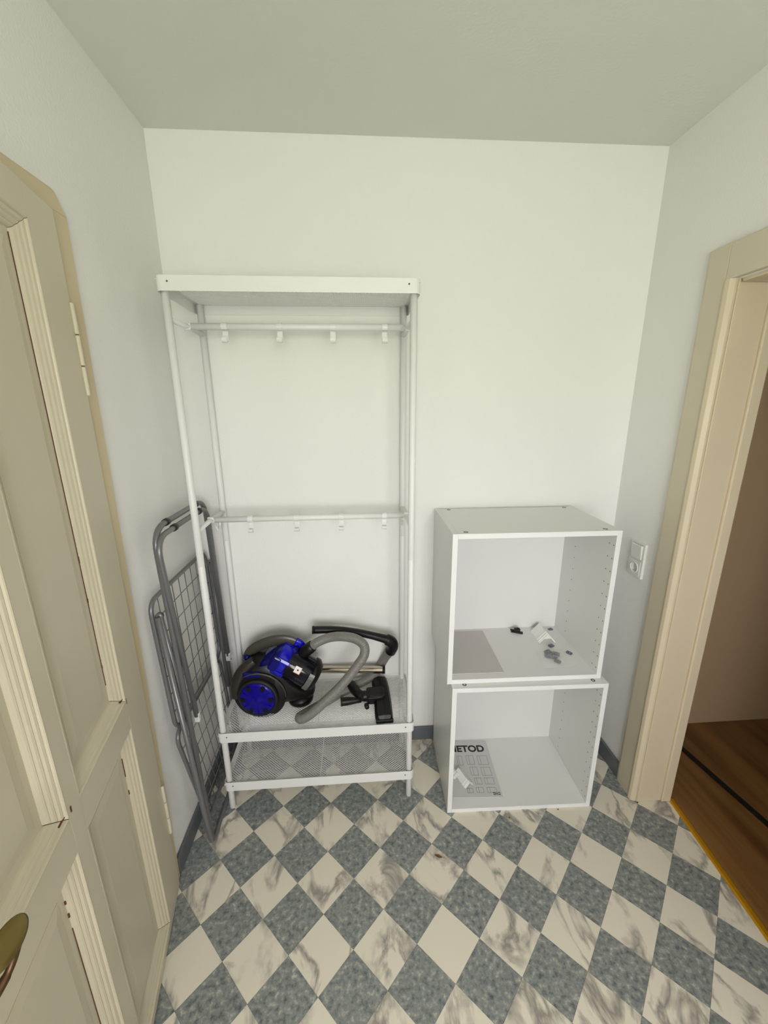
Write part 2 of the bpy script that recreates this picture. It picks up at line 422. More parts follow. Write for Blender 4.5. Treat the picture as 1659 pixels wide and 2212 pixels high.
# door casings
cz = sempty('trim_1', 'ochre casing around the left door')
MB().loft([[V(0, -0.578, z), V(0.012, -0.578, z), V(0.012, yo-0.008, z), V(0.006, yo, z), V(0, yo, z)] for z, yo in ((0, -0.546), (2.06, -0.510))], smooth=False).build('casing_side', 'casing', cz, bevel=0.0015)
T = axisT((0, -0.5, 0), (0, -1, 0), (1, 0, 0))      # local x = +x, y = z-up?, extrude towards the camera
h = MB(); h.add([V(0, -0.51, 2.06), V(0.012, -0.518, 2.06), V(0.012, -0.545, 2.1), V(0, -0.535, 2.112),
                 V(0, -1.56, 2.06), V(0.012, -1.56, 2.06), V(0.012, -1.56, 2.1), V(0, -1.56, 2.112)],
                [(0, 1, 2, 3), (7, 6, 5, 4), (0, 4, 5, 1), (1, 5, 6, 2), (2, 6, 7, 3), (3, 7, 4, 0)])
h.build('casing_head', 'casing', cz)
MB().box(0, DL[0]-0.1, 0, 0.022, DL[0], 2.06).build('casing_side', 'casing', cz, bevel=0.002)
MB().box(-WT, DL[1]-0.02, 0, 0, DL[1], 2.06).build('jamb', 'cream', cz)
MB().box(-WT, DL[0], 0, 0, DL[0]+0.02, 2.06).build('jamb', 'cream', cz)
MB().box(-WT, DL[0]+0.02, 2.06-0.02, 0, DL[1]-0.02, 2.06).build('jamb_head', 'cream', cz)

cz = sempty('trim_2', 'cream casing and jamb of the doorway to the side room')
for nm, poly, z0, z1 in (('casing_side', [(RX, -0.284), (RX-0.014, -0.287), (RX-0.018, -0.3), (RX-0.02, -0.372), (RX, -0.372)], 0, 2.09),
                         ('casing_bead', [(RX, -0.372), (RX-0.022, -0.372), (RX-0.024, -0.38), (RX-0.021, -0.392), (RX-0.008, -0.398), (RX, -0.398)], 0, 1.99)):
    MB().prism(poly, z0, z1).build(nm, 'cream' if nm == 'casing_side' else 'jamb', cz, bevel=0.002)
MB().box(RX-0.02, DR[0]-0.11, 1.988, RX, -0.372, 2.09).build('casing_head', 'cream', cz, bevel=0.003)
MB().box(RX-0.02, DR[0]-0.11, 0, RX, DR[0], 1.988).build('casing_side', 'cream', cz, bevel=0.003)
MB().box(RX, -0.402, 0, RX+0.105, -0.394, 1.987).build('jamb', 'jamb', cz, bevel=0.002)
MB().box(RX+0.105, -0.41, 0, RX+WT+0.005, -0.394, 1.987).build('jamb_stop', 'jamb', cz, bevel=0.004)
MB().box(RX, DR[0]-0.002, 0, RX+WT+0.005, DR[0]+0.008, 1.987).build('jamb', 'jamb', cz, bevel=0.003)
MB().box(RX, DR[0]+0.008, 1.975, RX+WT+0.005, -0.41, 1.987).build('jamb_head', 'jamb', cz, bevel=0.003)

# ------------------------------------------------------------------ left door, ajar
TH = R(12)
door = sempty('door_1', 'old cream panelled door standing ajar with a brass handle')
# door-local: x = distance from hinge along the leaf, y = out of the leaf towards the room, z up
DT = Matrix(((math.sin(TH), math.cos(TH), 0, 0.018), (-math.cos(TH), math.sin(TH), 0, -0.556), (0, 0, 1, 0), (0, 0, 0, 1)))
door.matrix_world = Matrix.Identity(4)
DWID, Z0, Z1 = 0.885, 0.012, 2.052
cols = ((0.152, 0.436), (0.478, 0.765)); rows = ((0.035, 0.790), (0.868, 1.990))
mw = 0.034
b = MB()
xs = [0.026, cols[0][0]+0.001, cols[0][1]-0.001, cols[1][0]+0.001, cols[1][1]-0.001, DWID]
zs = [Z0, rows[0][0]+0.001, rows[0][1]-0.001, rows[1][0]+0.001, rows[1][1]-0.001, Z1]
for k in (0, 2, 4): MB().box(xs[k], -0.04, Z0, xs[k+1], 0, Z1, DT).build('stile', 'cream', door, bevel=0.0015)
for k in (0, 2, 4):
    for c_ in (1, 3): MB().box(xs[c_], -0.04, zs[k], xs[c_+1], 0, zs[k+1], DT).build('rail', 'cream', door)
for c_ in (1, 3):
    for r_ in (1, 3):
        MB().box(xs[c_], -0.038, zs[r_], xs[c_+1], -0.0235, zs[r_+1], DT).build('panel', 'cream', door)
        a0, a1, b0_, b1_ = cols[c_//2][0]+0.052, cols[c_//2][1]-0.052, rows[r_//2][0]+0.052, rows[r_//2][1]-0.052
        MB().loft([[DT @ V(a0-q, h_, b0_-q), DT @ V(a1+q, h_, b0_-q), DT @ V(a1+q, h_, b1_+q), DT @ V(a0-q, h_, b1_+q)] for q, h_ in ((0.0, -0.0235), (0.0, -0.0235+0.0008), (-0.022, -0.0235+0.005))], smooth=False).build('raised_field', 'cream', door)
# bolection mouldings: profile across the width (0 outer .. 1 inner), height
prof = [(0.0, 0.0), (0.003, 0.0004), (0.005, -0.0012), (0.0062, -0.0045), (0.008, -0.0042), (0.0125, -0.0058), (0.0155, -0.0095), (0.0175, -0.0088), (0.0215, -0.0108), (0.0248, -0.0148),
        (0.0265, -0.014), (0.0295, -0.016), (0.032, -0.0195), (0.034, -0.0245), (0.0, -0.0245)]
def moulding(x0, x1, z0, z1):
    c4 = [(x0, z0, 1, 1), (x1, z0, -1, 1), (x1, z1, -1, -1), (x0, z1, 1, -1)]
    for k in range(4):
        rings = []
        g = 0.0009
        for (cx, cz_, dx, dz), sgn in ((c4[k], 1), (c4[(k+1) % 4], -1)):
            e = Vector((c4[(k+1) % 4][0]-c4[k][0], c4[(k+1) % 4][1]-c4[k][1])).normalized()
            rings.append([DT @ V(cx+dx*w+e.x*g*sgn, h_, cz_+dz*w+e.y*g*sgn) for w, h_ in prof])
        MB().loft(rings, smooth=False).build('moulding', 'cream', door)
for x0, x1 in cols:
    for z0, z1 in rows: moulding(x0, x1, z0, z1)
# paint chips and open joints
for s0, z_, ds, dz_, y_ in ((0.1858, 0.95, 0.0007, 1.00, -0.0225), (0.1855, 1.28, 0.0014, 0.016, -0.0218), (0.1855, 1.18, 0.001, 0.01, -0.0218), (0.1855, 1.00, 0.0012, 0.008, -0.0218),
                            (0.160, 0.882, 0.014, 0.0018, -0.004), (0.150, 0.860, 0.0014, 0.017, 0.0004), (0.1855, 0.66, 0.0009, 0.06, -0.0222), (0.1855, 0.60, 0.0014, 0.014, -0.0218),
                            (0.484, 0.880, 0.02, 0.0014, -0.004), (0.467, 0.874, 0.0035, 0.013, 0.0004), (0.5115, 0.705, 0.0018, 0.008, -0.0215), (0.5115, 0.67, 0.0018, 0.010, -0.0215), (0.5118, 0.20, 0.0006, 0.44, -0.0225)):
    MB().box(s0, y_-0.004, z_, s0+ds, y_+0.0006, z_+dz_, DT).build('paint_chip', 'chip', door)
# hinges: knuckle barrels on the casing side
for za, zb in ((1.655, 1.865), (0.245, 0.445)):
    n = 3; L = (zb-za)/n
    for k in range(n):
        T = Matrix.Translation((0.0265, -0.5835, za+k*L))
        MB().lathe([(0, 0.001), (0.0044, 0.001), (0.005, 0.004), (0.005, L-0.004), (0.0044, L-0.0015), (0, L-0.0015)], T, 14).build('hinge_knuckle', 'cream', door)
    MB().lathe([(0.0035, 0.001), (0.0035, zb-za-0.003)], Matrix.Translation((0.0265, -0.5835, za)), 10).build('hinge_pin', 'chip', door)
# brass handle
hd = MB()
ov = axisT(DT @ V(0.752, 0.062, 0.985), DT.to_3x3() @ V(0.15, 0.55, 0.82), DT.to_3x3() @ V(1, 0, 0.1))
def oval(a, b_, h, y=0): return [ov @ V(a*math.cos(t*2*math.pi/28), b_*math.sin(t*2*math.pi/28)+y, h) for t in range(28)]
hd.loft([oval(0.023, 0.010, -0.005), oval(0.029, 0.0145, -0.0035), oval(0.031, 0.0165, 0), oval(0.028, 0.014, 0.0025), oval(0.016, 0.007, 0.0034)])
hd.tube([DT @ V(*p) for p in spline([(0.775, 0.058, 0.984), (0.80, 0.056, 0.975), (0.822, 0.05, 0.97), (0.828, 0.03, 0.97), (0.828, 0.0, 0.97)], 6)], 0.008, 12)
hnd = hd.build('handle', 'brass', door)
T = axisT(DT @ V(0.828, 0, 0.97), DT.to_3x3() @ V(0, 1, 0))
MB().lathe([(0, 0.006), (0.014, 0.006), (0.022, 0.003), (0.024, 0)], T, 28).build('handle_rose', 'brass', door)
MB().tube([DT @ V(*p) for p in spline([(0.728, 0.057, 0.976), (0.720, 0.052, 0.955), (0.720, 0.046, 0.930), (0.733, 0.038, 0.908), (0.762, 0.025, 0.894), (0.80, 0.008, 0.888), (0.826, 0.0, 0.888)], 8)],
          [0.0050]*25+[0.0060]*24, 12).build('handle_hook', 'dark_brass', door)

# ------------------------------------------------------------------ light switch and socket
sw = thing('switch_socket', 'white rocker switch above a round socket on the wall by the doorway', 'light switch', (RX, -0.181, 1.012), R(90))
# local: x along the wall (towards +y), y = -x world -> into the room is local +y
ST = Matrix(((1, 0, 0, 0), (0, 0, 1, 0), (0, 1, 0, 0), (0, 0, 0, 1)))
b = MB(); b.box(-0.041, -0.0735, 0, 0.041, 0.0735, 0.001, ST)
for q in ((-0.041, -0.0735, -0.0315, 0.0735), (0.0315, -0.0735, 0.041, 0.0735), (-0.0315, 0.0665, 0.0315, 0.0735), (-0.0315, -0.0025, 0.0315, 0.0025), (-0.0315, -0.0735, 0.0315, -0.0675)):
    b.box(q[0], q[1], 0.001, q[2], q[3], 0.010, ST)
b.build('frame', 'socket', sw)
T = ST @ Matrix.Translation((0, 0.0345, 0.010)) @ Matrix.Rotation(R(5), 4, 'X')
MB().box(-0.0297, -0.0302, -0.006, 0.0297, 0.0300, 0.006, T).build('rocker', 'socket', sw, bevel=0.0015)
sq = [(x, y-0.035) for x, y in rrect(-0.0310, -0.0320, 0.0310, 0.0320, 0.004, 4)]
ci = [(0.0195*math.cos(math.atan2(y+0.035, x)), -0.035+0.0195*math.sin(math.atan2(y+0.035, x))) for x, y in sq]
rings = [[ST @ V(x, y, z) for x, y in ring] for ring, z in ((sq, 0.001), (sq, 0.0125), (ci, 0.0125), (ci, 0.0022))]
MB().loft(rings, smooth=False, caps=False).build('socket_plate', 'socket', sw)
T = ST @ Matrix.Translation((0, -0.035, 0.0126))
MB().prism(ci, 0.0012, 0.0022, ST).build('socket_well', 'socket', sw)
MB().lathe([(0.0238, -0.0004), (0.0230, 0.0022), (0.0205, 0.0022), (0.0198, -0.0004)], T, 32).build('socket_ring', 'socket', sw)
for sgn in (-1, 1):
    MB().lathe([(0.0042, 0.0), (0.0042, 0.003), (0.0026, 0.003), (0.0024, 0.0002), (0, 0.0002)], ST @ Matrix.Translation((sgn*0.0095, -0.035, 0.0022)), 12).build('pin_sleeve', 'socket', sw)

# ------------------------------------------------------------------ white clothes rack with mesh shelves
RKX, RKY, RKA, RW, RD = 0.1054, -0.3200, R(0.1), 0.78, 0.318
rk = thing('clothes_rack', 'tall white metal clothes rack with mesh shelves and two hook rails', 'clothes rack', (RKX, RKY, 0), RKA)
pr = 0.0118; ix = 0.0185
for px, py in ((ix, ix), (RW-ix, ix), (ix, RD-ix), (RW-ix, RD-ix)):
    T = Matrix.Translation((px, py, 0))
    p = MB().lathe([(0, 0), (0.0095, 0), (pr, 0.003), (pr, 1.085), (pr-0.0006, 1.0865), (pr-0.0006, 1.0885), (pr, 1.09), (pr, 1.985), (0, 1.985)], T, 20).build('post', 'white_steel', rk)
SH = ((1.957, 2.0), (0.345, 0.388), (0.104, 0.146))
def rim(z0, z1):
    o = rrect(0, 0, RW, RD, 0.017, 5); i_ = rrect(0.0016, 0.0016, RW-0.0016, RD-0.0016, 0.0155, 5)
    i2 = rrect(0.0065, 0.0065, RW-0.0065, RD-0.0065, 0.0115, 5)
    n = len(o); b = MB(); vs = []
    for ring, z in ((i_, z0), (o, z0), (o, z1-0.001), (rrect(0.001, 0.001, RW-0.001, RD-0.001, 0.016, 5), z1), (i_, z1-0.0016)):
        vs += [V(x, y, z) for x, y in ring]
    fs = []
    for k in range(5):
        for q in range(n):
            fs.append((k*n+q, k*n+(q+1) % n, ((k+1) % 5)*n+(q+1) % n, ((k+1) % 5)*n+q))
    b.add(vs, fs, False); return b
# expanded-metal sheet, one mesh shared by the three shelves
def mesh_sheet():
    cw, ch, st, th = 0.0128, 0.0106, 0.74, 0.0009
    x0, x1, y0, y1 = 0.016, RW-0.016, 0.016, RD-0.016
    b = MB(); nx = int((x1-x0)/cw); ny = int((y1-y0)/(ch/2))
    cw = (x1-x0)/nx; hy = (y1-y0)/ny
    for j in range(ny+1):
        cy = y0+j*hy; o_ = 0.5*cw if j % 2 else 0
        for i in range(nx+1):
            cx = x0+i*cw+o_
            if cx > x1+1e-6: continue
            q = st
            O = [(cx+cw/2, cy), (cx, cy+hy), (cx-cw/2, cy), (cx, cy-hy)]
            I = [(cx+cw/2*q, cy), (cx, cy+hy*q), (cx-cw/2*q, cy), (cx, cy-hy*q)]
            k = [V(a, c_, th) for a, c_ in O]+[V(a, c_, th) for a, c_ in I]+[V(a, c_, 0) for a, c_ in I]+[V(a, c_, 0) for a, c_ in O]
            f = []
            for e in range(4):
                g = (e+1) % 4
                f += [(e, g, 4+g, 4+e), (4+e, 4+g, 8+g, 8+e), (8+e, 8+g, 12+g, 12+e)]
            b.add(k, f)
    for bx in ((0.0016, 0.0016, RW-0.0016, y0), (0.0016, y1, RW-0.0016, RD-0.0016), (0.0016, y0, x0, y1), (x1, y0, RW-0.0016, y1)):
        b.box(bx[0], bx[1], -0.0002, bx[2], bx[3], th+0.0002)
    return b
first = None
for k, (z0, z1) in enumerate(SH):
    sh = rim(z0, z1).build('shelf_rim', 'white_steel', rk)
    if first is None:
        first = mesh_sheet().build('mesh_sheet', 'white_steel', sh, fix=False); o = first
    else:
        o = first.copy(); col.objects.link(o); o.parent = sh
    o.location = (0, 0, z1-0.012); o['kind'] = 'stuff'
    for px in (0.036, RW-0.036):
        T = axisT((px, -0.0002, (z0+z1)/2+0.004), (0, -1, 0))
        MB().lathe([(0.0028, 0), (0.0025, 0.0008), (0, 0.0008)], T, 12).build('rivet', 'cam', sh)
    MB().box(RW/2-0.0013, 0.002, z1-0.0122, RW/2+0.0013, RD-0.002, z1-0.0105).build('seam', 'white_steel', sh)
def hook_shape(b, x, zr, yr, rr):
    """strap over the rail, running down and curling up towards the room"""
    w = 0.0095
    q = rr+0.0010                                   # ring round the rail, then the tongue down from under it
    path = [(yr+q*math.cos(R(-130-280*k/10)), zr+q*math.sin(R(-130-280*k/10))) for k in range(11)]
    path += [(yr+0.003, zr-q-0.004), (yr+0.002, zr-q-0.014), (yr+0.002, zr-q-0.028)]
    path += [(yr-0.009+0.011*math.cos(R(-180*k/6)), zr-q-0.028+0.011*math.sin(R(-180*k/6))) for k in range(1, 7)]
    path += [(yr-0.020, zr-q-0.024)]
    t = 0.0024; n = len(path); L = []; Rr = []
    for i in range(n):
        a = Vector(path[max(i-1, 0)]); c_ = Vector(path[min(i+1, n-1)]); d = (c_-a).normalized(); nn = Vector((-d.y, d.x))
        p = Vector(path[i]); L.append(p+nn*t/2); Rr.append(p-nn*t/2)
    rings = [[V(x-w, L[i].x, L[i].y), V(x+w, L[i].x, L[i].y), V(x+w, Rr[i].x, Rr[i].y), V(x-w, Rr[i].x, Rr[i].y)] for i in range(n)]
    return b.loft(rings, smooth=False)
for zr, hx in ((1.889, (0.140, 0.322, 0.502, 0.680)), (1.2165, (0.165, 0.338, 0.508, 0.674))):
    ym = RD/2
    for px in (ix, RW-ix):
        MB().tube([(px, ix+0.006, zr-0.004), (px, ym, zr), (px, RD-ix-0.006, zr-0.004)], 0.0105, 14, flat=0.72).build('side_bar', 'white_steel', rk)
        MB().box(px-0.012, ym-0.006, zr-0.011, px+0.012, ym+0.006, zr+0.011).build('joint', 'white_steel', rk, bevel=0.003)
        MB().tube([(px, ym, zr), (px+(0.03 if px < 0.3 else -0.03), ym, zr)], 0.0065, 12).build('spigot', 'white_steel', rk)
    MB().tube([(ix+0.0155, ym, zr), (RW/2, ym, zr), (RW-ix-0.0155, ym, zr)], 0.0110, 20).build('hook_rail', 'white_steel', rk)
    for x in hx: hook_shape(MB(), x, zr, ym, 0.011).build('hook', 'white_steel', rk, bevel=0.0008)
for px in (ix+0.014, RW-ix-0.014):   # little end hooks under the lower rail
    MB().tube(fillet([(px, RD/2+0.05, 1.207), (px, RD/2+0.05, 1.18), (px, RD/2+0.02, 1.165), (px, RD/2+0.006, 1.19)], 0.02), 0.004, 10).build('end_hook', 'white_steel', rk)

# ------------------------------------------------------------------ folded clothes airer against the left wall
ar = wthing('clothes_airer', 'folded grey tube clothes airer with wire grid leaning beside the white rack', 'drying rack', (0.08, -0.25, 0))
def frameA(z, y): return V(0.094-0.026*z/1.28, y, z)
tr = 0.0092
MB().tube(fillet([frameA(0.03, -0.452), frameA(1.275, -0.472), frameA(1.275, -0.062), frameA(0.03, -0.06)], 0.075, 8), tr, 14).build('handle_frame', 'grey_tube', ar)
def frameB(z, y): return V(0.094-0.010*(z-0.58)/0.68, y, z)
MB().tube(fillet([frameB(0.575, -0.430), frameB(1.252, -0.494), frameB(1.252, -0.085), frameB(0.575, -0.075)], 0.07, 8), tr*0.95, 14).build('inner_frame', 'grey_tube', ar)
for p, q in ((frameA(1.275, -0.386), 0), (frameB(1.252, -0.372), 0), (frameB(1.252, -0.165), 0), (frameA(1.275, -0.15), 0)):
    MB().lathe([(0.0095, -0.010), (0.0115, -0.009), (0.0118, 0.009), (0.0095, 0.010)], axisT(p, (0, 1, 0)), 18).build('cap_ring', 'black_cap', ar)
for y in (-0.428, -0.075):
    MB().box(0.084, y-0.008, 0.550, 0.104, y+0.008, 0.588).build('end_cap', 'clear_cap', ar, bevel=0.004)
    MB().lathe([(0, 0.003), (0.003, 0.002), (0.004, 0)], axisT((0.104, y+0.002, 0.556), (1, 0, 0)), 12).build('bolt', 'chrome', ar)
MB().tube(fillet([(0.052, -0.494, 1.0), (0.092, -0.458, 0.0095), (0.092, -0.055, 0.0095), (0.052, -0.03, 1.0)], 0.045, 8), tr*0.95, 14).build('support_leg', 'grey_tube', ar)
for y, y2 in ((-0.486, -0.437), (-0.04, -0.075)):
    MB().tube([(0.056, y, 0.998), (0.068, (y+y2)/2, 0.72), (0.078, y2, 0.42)], tr*0.9, 12).build('stay', 'grey_tube', ar)
    T = axisT((0.055, y-0.002, 1.0), (0, 1, 0))
    MB().lathe([(0.004, -0.006), (0.0115, -0.006), (0.0115, 0.006), (0.004, 0.006), (0.004, -0.006)], T, 18).build('pivot', 'grey_tube', ar)
def grid(name, P, ny, nz, zskip=0):
    """P(u, v): u across (0..1), v down (0..1)"""
    cn = fillet([P(0, 0), P(1, 0), P(1, 1), P(0, 1)], 0.05, 7, closed=True)
    o = MB().tube(cn, 0.0075, 12, closed=True).build(name, 'grey_tube', ar)
    for k in range(1, ny):
        MB().tube([P(k/ny, 0), P(k/ny, 0.5), P(k/ny, 1)], 0.0016, 6).build('wire', 'wire', o)
    for k in range(1, nz):
        MB().tube([P(0, k/nz), P(0.5, k/nz), P(1, k/nz)], 0.0016, 6).build('wire', 'wire', o)
grid('grid_frame', lambda u, v: V(0.032+0.012*v, -0.492+0.462*u+0.012*v*(1-u), 1.047-0.487*v), 9, 7)
grid('wing_frame', lambda u, v: V(0.040+0.030*v, -0.485+0.445*u+0.075*v*(1-u), 0.545-0.47*v), 9, 6)

# ------------------------------------------------------------------ kitchen cabinets (frames without doors)
def cabinet(loc, rz, label):
    c = thing('kitchen_cabinet', label, 'cabinet', loc, rz, None)
    w, d, h, t = 0.60, 0.361, 0.60, 0.018
    e = 0.0012
    wells = MB(); hs_, dp, rr_ = 0.006, 0.011, 0.0026
    colsy = (0.011, 0.037, d-0.105)
    for x in (0, w-t):
        xi, xo, dr_ = (t, 0, -1) if x == 0 else (w-t, w, 1)       # inner face, outer face, drilling direction
        b = MB(); P = [V(xi, e, 0), V(xi, d, 0), V(xi, d, h), V(xi, e, h), V(xo, e, 0), V(xo, d, 0), V(xo, d, h), V(xo, e, h)]
        b.add(P, [(4, 5, 6, 7), (0, 1, 5, 4), (3, 7, 6, 2), (0, 4, 7, 3), (1, 2, 6, 5)])
        def quad(y0, y1, z0, z1): b.add([V(xi, y0, z0), V(xi, y1, z0), V(xi, y1, z1), V(xi, y0, z1)], [(0, 1, 2, 3)])
        y_ = e
        for yc_ in colsy:
            quad(y_, yc_-hs_ if yc_-hs_ > y_ else y_, 0, h); ya = max(yc_-hs_, e); yb = yc_+hs_; z_ = 0
            for k in range(11):
                zc = 0.042+0.05*k+(0.0 if yc_ < 0.2 else 0.008)
                if zc > h-0.03: continue
                quad(ya, yb, z_, zc-hs_)
                oc = [(math.cos(R(22.5+45*q)), math.sin(R(22.5+45*q))) for q in range(8)]
                sq_ = [(yb if c_ > 0 else ya, zc+hs_*s_/abs(c_)) if abs(c_) > abs(s_) else ((yc_+hs_*c_/abs(s_)), zc+math.copysign(hs_, s_)) for c_, s_ in oc]
                sq_ = [(min(max(a_, ya), yb), z2) for a_, z2 in sq_]
                vs_ = [V(xi, a_, z2) for a_, z2 in sq_]+[V(xi, yc_+rr_*c_, zc+rr_*s_) for c_, s_ in oc]
                vs_ += [V(xi, yb, zc+hs_), V(xi, ya, zc+hs_), V(xi, ya, zc-hs_), V(xi, yb, zc-hs_)]
                b.add(vs_, [(q, (q+1) % 8, 8+(q+1) % 8, 8+q) for q in range(8)]+[(0, 16, 1), (2, 17, 3), (4, 18, 5), (6, 19, 7)])
                wells.add([V(xi+dr_*q2, yc_+rr_*c_, zc+rr_*s_) for q2 in (0, dp) for c_, s_ in oc], [(q, (q+1) % 8, 8+(q+1) % 8, 8+q) for q in range(8)]+[tuple(range(8, 16))])
                z_ = zc+hs_
            quad(ya, yb, z_, h); y_ = yb
        quad(y_, d, 0, h)
        o = b.build('side_panel', 'melamine', c, fix=False)
        MB().box(x, 0, 0, x+t, e, h).build('edge_band', 'melamine_edge', o)
    for z, nm in ((0, 'bottom_panel'), (h-t, 'top_panel')):
        o = MB().box(t+0.0003, e, z, w-t-0.0003, d-0.0105, z+t).build(nm, 'melamine', c)
        MB().box(t+0.0003, 0, z, w-t-0.0003, e, z+t).build('edge_band', 'melamine_edge', o)
    MB().box(t-0.004, d-0.010, t-0.004, w-t+0.004, d-0.006, h-t+0.004).build('back_panel', 'backboard', c)
    for px, py in ((0.05, 0.022), (w-0.05, 0.022), (0.055, d-0.028), (w-0.045, d-0.028)):
        MB().lathe([(0.0085, h-0.0002), (0.0078, h+0.0006), (0.004, h+0.0003), (0, h-0.001)], Matrix.Translation((px, py, 0)), 18).build('cam_fitting', 'cam', c)
    wells.build('shelf_hole', 'hole', c, kind='stuff', fix=False)
    return c
C1, A1 = Vector((1.0167, -0.3915, 0)), -0.0234
C2, A2 = Vector((1.0017, -0.3655, 0.6008)), -0.0147
cabinet(C1, A1, 'white open cabinet frame standing on the floor under another one')
cabinet(C2, A2, 'white open cabinet frame stacked on top of another one')
F1, F2 = 0.0184, 0.6008+0.0184       # inner floors

# things inside the cabinets
def booklet(name, label, poly, z, material, th=0.0022):
    cx = sum(p[0] for p in poly)/4; cy = sum(p[1] for p in poly)/4
    o = thing(name, label, 'booklet', (cx, cy, z))
    MB().prism([(a-cx, c_-cy) for a, c_ in poly], 0, th).build('cover', material, o, bevel=0.0006)
    return o
bk = booklet('instruction_booklet', 'grey printed assembly booklet with black capital letters on the lower cabinet floor', [(1.264, -0.3565), (1.281, -0.0595), (1.0715, -0.0475), (1.0545, -0.3445)], F1, 'paper')
bx, by = bk.location.x, bk.location.y
ca = Vector((0.057, 0.9984)); cb = Vector((0.9984, -0.057))          # up and right directions of the booklet
BT = Matrix(((cb.x, ca.x, 0, 0), (cb.y, ca.y, 0, 0), (0, 0, 1, 0.0024), (0, 0, 0, 1)))
me = text_mesh('METOD', 0.0500, 0.0017); me.materials.append(M['ink'])
tw = max(v.co.x for v in me.vertices)-min(v.co.x for v in me.vertices)
o = bpy.data.objects.new('lettering', me); col.objects.link(o); o.parent = bk
o.matrix_local = BT @ Matrix.Translation((0.083-tw, 0.083, 0))
# row of little cabinet drawings (line frames), booklet coordinates from its centre
def frame_print(x, y, w, h, d):
    b = MB(); t = 0.0007
    def seg(p, q):
        p, q = Vector(p), Vector(q); dn = (q-p).normalized(); nn = Vector((-dn.y, dn.x))*t
        b.prism([tuple(p-nn), tuple(q-nn), tuple(q+nn), tuple(p+nn)], 0, 0.0003, BT)
    for dx in (0, d, d+w): seg((x+dx, y), (x+dx, y+h))
    for dy in (0, h): seg((x, y+dy), (x+d+w, y+dy))
    b.build('cabinet_drawing', 'line', bk)
for x, y, w, h, d in ((0.040, 0.010, 0.034, 0.048, 0.012), (-0.012, 0.012, 0.022, 0.048, 0.012), (-0.056, 0.008, 0.016, 0.05, 0.008),
                      (0.044, -0.046, 0.030, 0.042, 0.012), (-0.006, -0.044, 0.020, 0.042, 0.012),
                      (0.046, -0.088, 0.028, 0.03, 0.012), (0.002, -0.088, 0.020, 0.03, 0.010),
                      (0.046, -0.128, 0.026, 0.024, 0.012), (0.000, -0.128, 0.020, 0.024, 0.010), (-0.040, -0.128, 0.016, 0.02, 0.008)):
    frame_print(x, y, w, h, d)
MB().box(0.068, -0.139, 0, 0.097, -0.126, 0.0003, BT).build('logo_block', 'ink', bk)
T = BT @ Matrix.Translation((0.0825, -0.1325, 0.0003))
MB().prism([(0.0135*math.cos(a*0.3142), 0.0055*math.sin(a*0.3142)) for a in range(20)], 0, 0.0002, T).build('logo_oval', 'paper', bk)
me = text_mesh('IKEA', 0.0085, 0.0003); me.materials.append(M['ink'])
o = bpy.data.objects.new('logo_lettering', me); col.objects.link(o); o.parent = bk; o.matrix_local = BT @ Matrix.Translation((0.0725, -0.1355, 0.0005))

booklet('plain_booklet', 'plain grey booklet without print on the upper cabinet floor', [(1.232, -0.337), (1.239, -0.038), (1.030, -0.035), (1.0235, -0.334)], F2, 'paper_back')

def cover_piece(name, label, loc, rz, L, w, h, t=0.0022, tilt=0):
    """open angled plastic cover: ridge with two sloping flanges and one end wall"""
    o = thing(name, label, 'plastic cover', loc, rz)
    MB().prism([(-w, 0), (0, h), (w, 0), (w-t*1.6, 0), (0, h-t*1.5), (-w+t*1.6, 0)], -L/2, L/2, Matrix.Rotation(R(90), 4, 'X')).build('shell', 'white_plastic', o)
    MB().prism([(-w+t*1.2, 0.0005), (0, h-t*1.2), (w-t*1.2, 0.0005)], L*0.18, L*0.18+t, Matrix.Rotation(R(90), 4, 'X')).build('rib', 'white_plastic', o)
    for k in (0.20, 0.34):
        MB().prism([(-w-t, 0), (0, h+t*1.2), (w+t, 0), (w-t*0.2, 0), (0, h-t*0.2), (-w+t*0.2, 0)], L*k, L*k+0.006, Matrix.Rotation(R(90), 4, 'X')).build('raised_band', 'white_plastic', o)
    return o
cover_piece('suspension_cover', 'white ridged plastic cover lying in the upper cabinet beside a clear bag', (1.494, -0.105, F2), R(-2), 0.098, 0.036, 0.040)
p1 = cover_piece('suspension_cover', 'wedge-shaped white plastic cover lying on the printed booklet', (1.118, -0.262, F1+0.0032), R(22), 0.085, 0.022, 0.022)
p2 = cover_piece('suspension_cover', 'slim white plastic cover on the booklet against the cabinet side', (1.078, -0.218, F1+0.0032), R(24), 0.08, 0.018, 0.018)

o = thing('black_bracket', 'small black plastic bracket on the upper cabinet floor by the back panel', 'bracket', (1.392, -0.062, F2), R(-25))
MB().prism(rrect(-0.026, -0.009, 0.026, 0.009, 0.003), 0, 0.004).build('base_plate', 'black', o, bevel=0.001)
b = MB(); b.prism(rrect(-0.014, -0.010, 0.014, 0.010, 0.004), 0.004, 0.018); b.build('block', 'black', o, bevel=0.002)
MB().lathe([(0.009, 0.018), (0.0085, 0.021), (0.005, 0.021), (0.0045, 0.018)], Matrix.Translation((0.002, 0, 0)), 16).build('collar', 'black', o)
MB().box(-0.03, -0.004, 0.006, -0.012, 0.004, 0.011).build('tab', 'black', o, bevel=0.001)

